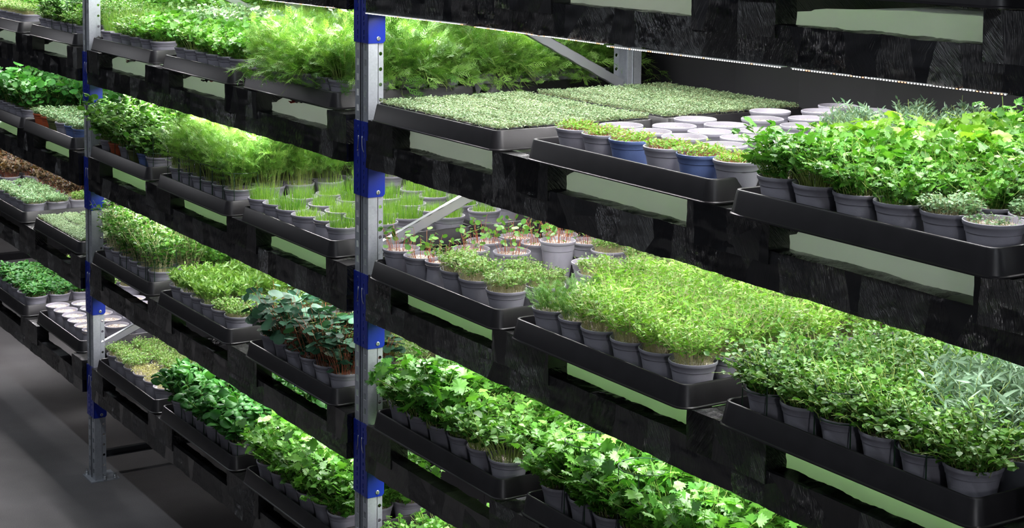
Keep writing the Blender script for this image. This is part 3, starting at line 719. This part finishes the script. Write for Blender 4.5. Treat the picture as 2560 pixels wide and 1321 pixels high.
SNAME = {'dill': 'feathery dill', 'dill_tall': 'tall dill', 'dill_wild': 'sprawling dill', 'dill_low': 'short dill', 'chives': 'fresh chives', 'chives_tall': 'tall chives', 'chives_short': 'short chives', 'cress': 'pale-stemmed cress', 'cress_low': 'sparse cress',
 'seedling': 'tiny seedlings', 'tall_cress': 'tall cress', 'tiny': 'sprouting thyme', 'thyme_frost': 'frosted thyme', 'thyme_micro': 'young thyme', 'parsley': 'leafy parsley', 'parsley_long': 'stalky parsley', 'parsley_broad': 'broad parsley', 'coriander': 'bushy coriander', 'curly': 'curly parsley',
 'mint': 'sprawling mint', 'mint_tall': 'tall mint', 'basil': 'large-leaved basil', 'basil_low': 'young basil', 'oregano': 'trailing oregano', 'marjoram': 'upright marjoram', 'tarragon': 'lance-leaved tarragon', 'savory': 'grey savory', 'lavender': 'silvery lavender', 'nasturtium': 'dark nasturtium', 'nasturtium_young': 'nasturtium seedlings', 'clover': 'pale clover', 'round': 'round-leaved basil', 'amaranth': 'purple amaranth', 'empty': 'bare grit'}
ONAME = {'dill': 'potted_dill', 'dill_tall': 'potted_dill', 'dill_wild': 'potted_dill', 'dill_low': 'potted_dill', 'chives': 'potted_chives', 'chives_tall': 'potted_chives', 'chives_short': 'potted_chives', 'cress': 'potted_cress', 'cress_low': 'potted_cress', 'seedling': 'potted_seedlings', 'tall_cress': 'potted_cress', 'tiny': 'potted_thyme', 'thyme_frost': 'potted_thyme', 'thyme_micro': 'potted_thyme',
 'parsley': 'potted_parsley', 'parsley_long': 'potted_parsley', 'parsley_broad': 'potted_parsley', 'curly': 'potted_parsley', 'coriander': 'potted_coriander', 'mint': 'potted_mint', 'mint_tall': 'potted_mint', 'basil': 'potted_basil', 'basil_low': 'potted_basil', 'round': 'potted_basil', 'oregano': 'potted_oregano', 'marjoram': 'potted_marjoram', 'tarragon': 'potted_tarragon', 'savory': 'potted_savory', 'lavender': 'potted_lavender', 'nasturtium': 'potted_nasturtium', 'nasturtium_young': 'potted_nasturtium', 'clover': 'potted_clover', 'amaranth': 'potted_amaranth', 'empty': 'grit_pot'}
PM = {}
def plant_mesh(sp, v):
    if (sp, v) not in PM: PM[(sp, v)] = SPEC[sp](np.random.default_rng(hash_(sp)+v*17))
    return PM[(sp, v)]
prng = random.Random(11)
def pot(x, y, z, sp, label, group, colour='grey', scale=1., full=True):
    e = ob(ONAME[sp], None, loc=(x, y, z+.0068)); e.rotation_euler = (0, 0, prng.uniform(0, 2*PI))
    tag(e, label, 'grit pot' if sp == 'empty' else 'potted plant', group)
    H = .115 if colour == 'tall' else .085
    ob('pot', POTS[colour], e)
    sb = H-(.012 if sp != 'empty' else .012)
    if full: s = ob('substrate', SUBS[prng.randrange(4)], e, (0, 0, sb)); s.scale = (.84,)*3 if colour == 'small' else (1, 1, 1)
    if sp != 'empty':
        fo, st = plant_mesh(sp, prng.randrange(3)); k = scale*prng.uniform(.9, 1.12)
        for nm, me in (('foliage', fo), ('stems', st)):
            if me: o = ob(nm, me, e, (0, 0, sb)); o.scale = (k, k, k)
    return e
def potlabel(sp, colour, row, cidx, bay, lv, n):
    c = {'tall': 'tall grey', 'small': 'small grey', 'orange': 'terracotta'}.get(colour, colour)
    return '%s, %s pot, %s, %s, %s tray, %s, %s' % (SNAME[sp], c, ORD[cidx], ROWS[row], TRAYW[n], BAYNAME[bay], SHELF[lv])
CELL = .125
def fill(bay, lv, n, front, rest, rows, xs=None, colours=None, scale=1., full_rows=3):
    x0, x1, y0 = TRAYS[(bay, lv, n)]; W = x1-x0
    for r in range(rows):
        yy = y0+.092+r*.124+(.028 if r >= 4 else 0)
        for c in range(6):
            sp = front[c] if r == 0 else (rest(r, c) if callable(rest) else rest)
            if sp is None: continue
            px = x0+.087+c*(W-.174)/5 if not (xs and r == 0) else xs[c]
            px += prng.uniform(-.004, .004) if not (xs and r == 0) else 0
            colr = (colours or {}).get((r, c), 'grey')
            X, Y = OFF[bay]+px, yy+prng.uniform(-.004, .004)
            pot(X, Y, LEV[lv], sp, potlabel(sp, colr, r, c, bay, lv, n), '%s in the %s tray, %s, %s' % (SNAME[sp], TRAYW[n], BAYNAME[bay], SHELF[lv]), colr, scale, full=r < full_rows)
def pots_at(bay, lv, n, items):
    """single pots at measured places: (x, y, species, colour, row text index, column index)"""
    for i, (x, y, sp, colr, row, c) in enumerate(items):
        pot(OFF[bay]+x, y, LEV[lv], sp, potlabel(sp, colr, row, c, bay, lv, n), '%s in the %s tray, %s, %s' % (SNAME[sp], TRAYW[n], BAYNAME[bay], SHELF[lv]), colr)

# ------------------------------------------------------------------ cells of microgreens
def cell_meshes():
    out = []
    for v in range(4):
        rg = np.random.default_rng(90+v); m = MB(); a, h = .0435, .052
        def sq(s, z, c=.008): return [(s-c, -s, z), (s, -s+c, z), (s, s-c, z), (s-c, s, z), (-s+c, s, z), (-s, s-c, z), (-s, -s+c, z), (-s+c, -s, z)]
        L = [sq(.034, 0), sq(a, h-.004), sq(a+.003, h-.003), sq(a+.003, h), sq(a, h+.001), sq(a-.003, h-.006), sq(a-.004, h-.012)]
        V = [p for l in L for p in l]; F = [(i*8+k, i*8+(k+1) % 8, (i+1)*8+(k+1) % 8, (i+1)*8+k) for i in range(len(L)-1) for k in range(8)]+[tuple(range(8))[::-1]]
        m.add(V, F); cell = m.build('cell_pot', [CELLM])
        g = Grow(); k = 560; P = np.stack([rg.uniform(-.0445, .0445, k), rg.uniform(-.0445, .0445, k), np.full(k, h-.012)], 1)
        hh = rg.uniform(.013, .026, k); C = P[:, None, :]+np.linspace(0, 1, 3)[None, :, None]*(np.stack([rg.normal(0, .003, k)+P[:, 0]*.05, rg.normal(0, .003, k)+P[:, 1]*.05, hh], 1)[:, None, :])
        g.stems(C, .0004, rg.random(k), 1); leaves_on(rg, g, C, 3, .8, 1, tpl_small(.42), .0052, .25, .2)
        fol = g.mesh('microgreens', [LM['mat'], PALE])
        V = [(x, y, h-.012+rg.normal(0, .001)) for y in np.linspace(-a+.004, a-.004, 6) for x in np.linspace(-a+.004, a-.004, 6)]
        Fs = [(j*6+i, j*6+i+1, (j+1)*6+i+1, (j+1)*6+i) for j in range(5) for i in range(5)]
        so = mesh('substrate', V, Fs, [GRIT], tone=rg.random(len(V))); out.append((cell, fol, so))
    return out
CELLS = cell_meshes()
CORD = ['leftmost', 'second', 'third', 'fourth', 'fifth', 'sixth', 'seventh', 'rightmost']
def cells(bay, lv, n, deep):
    x0, x1, y0 = TRAYS[(bay, lv, n)]; W = x1-x0
    for tr in range(deep):
        for r in range(5):
            for c in range(7):
                X = OFF[bay]+x0+.074+c*(W-.148)/6+prng.uniform(-.002, .002); Y = y0+.0665+r*.1105+tr*(TD+.015)+prng.uniform(-.002, .002)
                ce, fo, so = CELLS[prng.randrange(4)]
                e = ob('microgreen_cell', None, loc=(X, Y, LEV[lv]+.0068))
                e.rotation_euler = (0, 0, PI/2*prng.randrange(4))
                tag(e, 'square black cell of pale cress, %s column, row %s, %s tray, %s, %s' % (CORD[c] if c < 6 else 'rightmost', ['one', 'two', 'three', 'four', 'five', 'six', 'seven', 'eight', 'nine', 'ten'][r+tr*5], TRAYW[n], BAYNAME[bay], SHELF[lv]), 'microgreens', 'pale cress cells, %s, %s' % (BAYNAME[bay], SHELF[lv]))
                ob('cell_pot', ce, e); ob('microgreens', fo, e); ob('substrate', so, e)

# ------------------------------------------------------------------ planting plan
R_ = prng
def mix(*a): return lambda r, c: a[(r*5+c*3+r*c) % len(a)]
cells('R', 'B', 1, 2)
pots_at('R', 'B', 2, [(1.090, .07, 'seedling', 'grey', 0, 0), (1.212, .07, 'seedling', 'grey', 0, 1), (1.334, .07, 'seedling', 'blue', 0, 2), (1.482, .07, 'seedling', 'grey', 0, 3), (1.615, .07, 'seedling', 'blue', 0, 4), (1.737, .085, 'seedling', 'grey', 0, 5),
 (1.10, .205, 'empty', 'grey', 1, 0), (1.240, .195, 'empty', 'grey', 1, 1), (1.365, .215, 'empty', 'grey', 1, 2), (1.53, .21, 'empty', 'grey', 1, 3), (1.68, .225, 'empty', 'grey', 1, 4),
 (1.18, .325, 'empty', 'grey', 2, 0), (1.317, .339, 'empty', 'grey', 2, 1), (1.45, .34, 'empty', 'grey', 2, 2), (1.59, .35, 'empty', 'grey', 2, 3),
 (1.09, .468, 'empty', 'grey', 3, 0), (1.228, .465, 'empty', 'grey', 3, 1), (1.365, .47, 'empty', 'grey', 3, 2), (1.50, .475, 'empty', 'grey', 3, 3), (1.66, .48, 'savory', 'grey', 3, 4),
 (1.176, .64, 'empty', 'grey', 4, 0), (1.34, .64, 'empty', 'grey', 4, 1), (1.470, .66, 'savory', 'grey', 4, 2), (1.62, .66, 'savory', 'grey', 4, 3),
 (1.049, .778, 'empty', 'grey', 5, 0), (1.229, .768, 'empty', 'grey', 5, 1), (1.40, .79, 'savory', 'grey', 5, 2), (1.54, .80, 'savory', 'grey', 5, 3),
 (1.12, .915, 'empty', 'grey', 6, 0), (1.318, .905, 'empty', 'grey', 6, 1), (1.46, .94, 'savory', 'grey', 6, 2), (1.62, .93, 'savory', 'grey', 6, 3),
 (1.045, 1.05, 'empty', 'grey', 7, 0), (1.178, 1.055, 'empty', 'grey', 7, 1), (1.345, 1.06, 'savory', 'grey', 7, 2), (1.52, 1.07, 'savory', 'grey', 7, 3), (1.68, 1.06, 'savory', 'grey', 7, 4)])
def rb3(r, c):
    if r == 1: return ['parsley', 'parsley', 'parsley', 'curly', 'curly', 'thyme_frost'][c]
    if r == 2: return ['parsley_broad', 'parsley_broad', 'parsley', 'curly', 'curly', 'thyme_frost'][c]
    if r >= 7: return ['savory', 'savory', 'parsley_broad', 'parsley_broad', 'parsley_broad', 'parsley_broad'][c]
    return 'parsley_broad' if (r+c) % 3 else 'parsley'
fill('R', 'B', 3, ['parsley', 'parsley_long', 'curly', 'curly', 'thyme_frost', 'tiny'], rb3, 9, xs=[1.885, 2.028, 2.155, 2.283, 2.404, 2.534] and None)
pots_at('R', 'C', 1, [(.165, .05, 'nasturtium_young', 'grey', 0, 0), (.255, .06, 'nasturtium_young', 'grey', 0, 1), (.352, .067, 'nasturtium_young', 'small', 0, 2), (.482, .062, 'cress', 'grey', 0, 3), (.61, .052, 'cress', 'grey', 0, 4), (.776, .045, 'cress', 'grey', 0, 5)][1:] + [(.128, .052, 'nasturtium_young', 'grey', 0, 0)] +
 [(.785, .172, 'cress', 'grey', 1, 5), (.655, .172, 'cress', 'grey', 1, 4), (.244, .243, 'nasturtium_young', 'grey', 1, 1), (.158, .345, 'nasturtium_young', 'grey', 2, 0), (.345, .333, 'nasturtium_young', 'grey', 2, 2), (.392, .476, 'nasturtium_young', 'tall', 3, 2), (.146, .478, 'nasturtium_young', 'grey', 3, 0), (.268, .485, 'nasturtium_young', 'grey', 3, 1),
  (.475, .62, 'cress', 'grey', 4, 3), (.33, .64, 'nasturtium_young', 'grey', 4, 2), (.19, .62, 'nasturtium_young', 'grey', 4, 0), (.729, .395, 'cress', 'grey', 3, 4), (.60, .46, 'empty', 'grey', 3, 3), (.797, .515, 'cress', 'grey', 3, 5), (.66, .62, 'cress', 'grey', 4, 4), (.785, .65, 'cress', 'grey', 4, 5)])
fill('R', 'C', 2, ['dill_low', 'dill_low', 'tall_cress', 'tall_cress', 'tall_cress', 'tall_cress'], lambda r, c: 'dill_low' if (r >= 1 and c < 3 and (r+c) % 5 < 2 and r < 4) else 'tall_cress', 6)
fill('R', 'C', 3, ['oregano']*5+['oregano'], lambda r, c: 'lavender' if (c >= 4 and r < 4) or (r >= 2 and c == 3) else ('tall_cress' if r >= 4 and c < 2 else 'oregano'), 6, scale=1.15)
fill('R', 'D', 1, ['parsley', 'parsley', 'coriander', 'parsley', 'marjoram', 'marjoram'], mix('parsley', 'marjoram', 'oregano', 'parsley', 'marjoram'), 4, scale=1.28)
fill('R', 'D', 2, ['coriander']*6, 'coriander', 4, scale=1.12)
fill('R', 'D', 3, ['coriander', 'coriander', 'lavender', 'coriander', 'lavender', 'coriander'], mix('coriander', 'lavender'), 3)
fill('R', 'E', 1, ['curly', 'curly', 'curly', 'parsley', 'parsley', 'parsley'], 'curly', 3, scale=1.3)
fill('R', 'E', 2, ['coriander']*6, 'coriander', 2)
fill('R', 'E', 3, ['curly', 'lavender']*3, 'coriander', 2)
fill('M', 'B', 1, ['chives_tall', 'chives_tall', 'oregano', 'oregano', 'parsley', 'parsley'], lambda r, c: 'chives_tall' if c < 2 or r >= 5 else ('clover' if r >= 2 else 'parsley'), 9)
fill('M', 'B', 2, ['parsley', 'marjoram', 'parsley', 'parsley', 'curly', 'parsley'], lambda r, c: 'chives_tall' if r >= 7 else ('clover' if r >= 3 else 'parsley'), 9)
fill('M', 'B', 3, ['dill', 'dill', 'dill_wild', 'dill_wild', 'dill', 'dill'], lambda r, c: 'clover' if (r >= 6 and c < 3) else ('dill_wild' if c >= 4 else ('dill' if (r+c) % 2 else 'dill_wild')), 9, scale=1.12)
fill('M', 'C', 1, ['mint']*6, lambda r, c: 'mint' if r % 3 else 'mint_tall', 6, scale=1.12, colours={(0, 1): 'orange', (0, 3): 'olive', (0, 4): 'blue'})
fill('M', 'C', 2, ['dill_tall']*6, lambda r, c: 'oregano' if r >= 4 and c < 3 else 'dill_tall', 6)
pots_at('M', 'C', 3, [(1.887+.008, .045, 'chives', 'grey', 0, 0), (2.013+.006, .05, 'chives_short', 'grey', 0, 1), (2.141+.003, .047, 'chives', 'grey', 0, 2), (2.278, .045, 'chives_short', 'grey', 0, 3), (2.395, .062, 'chives_short', 'small', 0, 4), (2.528, .06, 'chives', 'grey', 0, 5),
 (1.945, .175, 'chives', 'grey', 1, 0), (2.12, .185, 'chives', 'grey', 1, 1), (2.27, .180, 'chives', 'grey', 1, 2), (2.40, .19, 'chives', 'grey', 1, 3), (2.535, .20, 'chives', 'grey', 1, 4),
 (1.93, .305, 'chives', 'grey', 2, 0), (2.08, .32, 'chives_tall', 'grey', 2, 1), (2.22, .315, 'chives', 'grey', 2, 2), (2.36, .32, 'chives', 'grey', 2, 3), (2.49, .33, 'chives', 'grey', 2, 4),
 (1.95, .45, 'chives_tall', 'grey', 3, 0), (2.10, .45, 'chives', 'grey', 3, 1), (2.264, .462, 'chives', 'grey', 3, 2), (2.405, .479, 'chives_short', 'grey', 3, 3), (2.54, .465, 'chives', 'grey', 3, 4),
 (2.0, .63, 'chives', 'grey', 4, 0), (2.16, .62, 'chives', 'grey', 4, 1), (2.36, .625, 'chives', 'grey', 4, 2), (2.505, .635, 'chives_short', 'grey', 4, 3),
 (2.05, .76, 'chives', 'grey', 5, 0), (2.22, .77, 'chives', 'grey', 5, 1), (2.42, .77, 'chives', 'grey', 5, 2)])
fill('M', 'D', 1, ['mint_tall']*6, lambda r, c: 'curly' if r >= 2 and c > 3 else 'mint_tall', 4)
fill('M', 'D', 2, ['tarragon']*4+['thyme_micro']*2, lambda r, c: 'thyme_micro' if (c >= 4) else 'tarragon', 4)
fill('M', 'D', 3, ['nasturtium']*6, lambda r, c: 'nasturtium' if r == 1 and c > 3 else ('thyme_micro' if c < 3 else 'cress'), 4)
fill('M', 'E', 1, ['cress', 'cress', 'cress', 'cress_low', 'cress_low', 'cress_low'], lambda r, c: 'empty' if c > 4 else 'cress', 3)
fill('M', 'E', 2, ['basil']*6, 'basil', 3)
fill('M', 'E', 3, ['coriander']*6, 'coriander', 3, scale=1.1)
fill('L', 'B', 3, ['oregano', 'mint', 'oregano', 'mint', 'oregano', 'oregano'], lambda r, c: 'parsley' if r > 3 else 'oregano', 9)
fill('L', 'B', 2, ['cress']*6, mix('cress', 'marjoram', 'parsley'), 9)
fill('L', 'B', 1, [None]*6, lambda r, c: mix('parsley', 'dill')(r, c) if r >= 4 else None, 9)
fill('N', 'B', 3, [None]*6, lambda r, c: 'dill' if r >= 5 else None, 9)
fill('L', 'C', 3, ['thyme_frost']*6, lambda r, c: 'thyme_frost' if r < 2 else 'round', 6, colours={(0, 0): 'orange', (0, 1): 'orange', (0, 2): 'olive', (0, 4): 'blue', (0, 5): 'blue', (1, 5): 'blue'})
fill('L', 'C', 2, ['round']*6, 'round', 6)
cells('L', 'D', 3, 1)
fill('L', 'D', 2, ['thyme_frost']*6, lambda r, c: 'amaranth' if r >= 2 and c < 5 else ('thyme_micro' if r > 1 else 'thyme_frost'), 6)
fill('L', 'D', 1, [None]*6, lambda r, c: 'amaranth' if r >= 1 and c > 0 else None, 5)
fill('L', 'E', 2, ['basil_low']*6, lambda r, c: 'basil_low' if r < 3 else 'cress', 5)
pots_at('L', 'E', 3, [(1.955, .095, 'empty', 'grey', 0, 0), (2.075, .100, 'empty', 'grey', 0, 1), (2.197, .105, 'empty', 'grey', 0, 2), (2.312, .098, 'empty', 'grey', 0, 3), (2.43, .095, 'empty', 'grey', 0, 4), (2.528, .088, 'empty', 'small', 0, 5),
 (1.97, .225, 'empty', 'grey', 1, 0), (2.10, .230, 'empty', 'grey', 1, 1), (2.225, .235, 'empty', 'grey', 1, 2), (2.36, .235, 'empty', 'grey', 1, 3), (2.50, .225, 'empty', 'grey', 1, 4),
 (1.97, .36, 'empty', 'grey', 2, 0), (2.10, .365, 'empty', 'grey', 2, 1), (2.24, .37, 'empty', 'grey', 2, 2), (2.37, .365, 'empty', 'grey', 2, 3), (2.50, .36, 'empty', 'grey', 2, 4),
 (2.0, .49, 'empty', 'grey', 3, 0), (2.15, .50, 'empty', 'grey', 3, 1), (2.3, .495, 'empty', 'grey', 3, 2), (2.45, .49, 'empty', 'grey', 3, 3)])

# ------------------------------------------------------------------ wire plant supports
def cage_mesh(h):
    m = MB(); R = .069
    for z in (h, h*.55): m.tube([(math.cos(k*2*PI/24)*R, math.sin(k*2*PI/24)*R, z) for k in range(24)], .0014, 5, closed=True)
    for a in (-2.3, -.75, .8, 2.35): m.tube([(math.cos(a)*R, math.sin(a)*R, 0), (math.cos(a)*R, math.sin(a)*R, h)], .0016, 5)
    return m.build('plant_support', [WIREM])
CG = {h: cage_mesh(h) for h in (.15, .19, .24)}
def cages(bay, lv, n, h, cols):
    x0, x1, y0 = TRAYS[(bay, lv, n)]; W = x1-x0
    for c in cols:
        o = ob('plant_support', CG[h], loc=(OFF[bay]+x0+.087+c*(W-.174)/5, y0+.095, LEV[lv]+.0072)); o.rotation_euler = (0, 0, prng.uniform(-.15, .15))
        tag(o, 'green wire hoop round the %s front pot, %s tray, %s, %s' % (ORD[c], TRAYW[n], BAYNAME[bay], SHELF[lv]), 'plant support', 'wire plant supports')
cages('M', 'C', 1, .19, (1, 3, 5)); cages('M', 'C', 2, .15, range(6)); cages('M', 'D', 1, .19, (2, 4, 5)); cages('M', 'E', 2, .19, (1, 3, 5))
cages('R', 'C', 3, .15, (0, 2, 4)); cages('R', 'D', 2, .24, (1, 3)); cages('L', 'B', 3, .19, (2, 4))

# ------------------------------------------------------------------ wilted leaves lying on the film
WILT = [plain('wilted_red_leaf', (.22, .02, .012), .6), plain('wilted_dark_leaf', (.012, .008, .008), .6)]
def wilted(seed):
    rg = np.random.default_rng(seed); m = MB(); n = 18
    V = [(0, 0, .004)]+[(math.cos(k*2*PI/n)*(.012+.026*abs(math.sin(k*2*PI/n*2.5+seed))*rg.uniform(.7, 1.2)), math.sin(k*2*PI/n)*(.010+.014*rg.random()), rg.uniform(0, .016)) for k in range(n)]
    m.add(V, [(0, 1+k, 1+(k+1) % n) for k in range(n)], 0)
    m.tube([(.015, 0, .006), (.035, .006, .012), (.052, .004, .010), (.066, .010, .013)], .0042, 6, 1)
    m.tube([(.03, -.006, .008), (.045, -.010, .012)], .005, 6, 1)
    o = ob('wilted_leaf', m.build('wilted_leaf', WILT if seed % 2 else WILT[::-1])); md = o.modifiers.new('t', 'SOLIDIFY'); md.thickness = .001; return o
for k, (bay, x, y, lb) in enumerate((('M', 2.09, .09, 'dark red wilted leaf on white film under the sprawling dill tray'), ('M', 1.235, .09, 'black wilted leaf on white film under the middle tray of parsley'),
                                 ('M', .32, .09, 'black wilted leaf on white film just right of the left post'), ('L', 2.33, .09, 'red wilted leaf on white film left of the left post'))):
    o = wilted(k+1+(k == 3)*1); o.location = (OFF[bay]+x, y, LEV['B']-.040); o.rotation_euler = (.35, 0, .3)
    tag(o, lb, 'leaf')
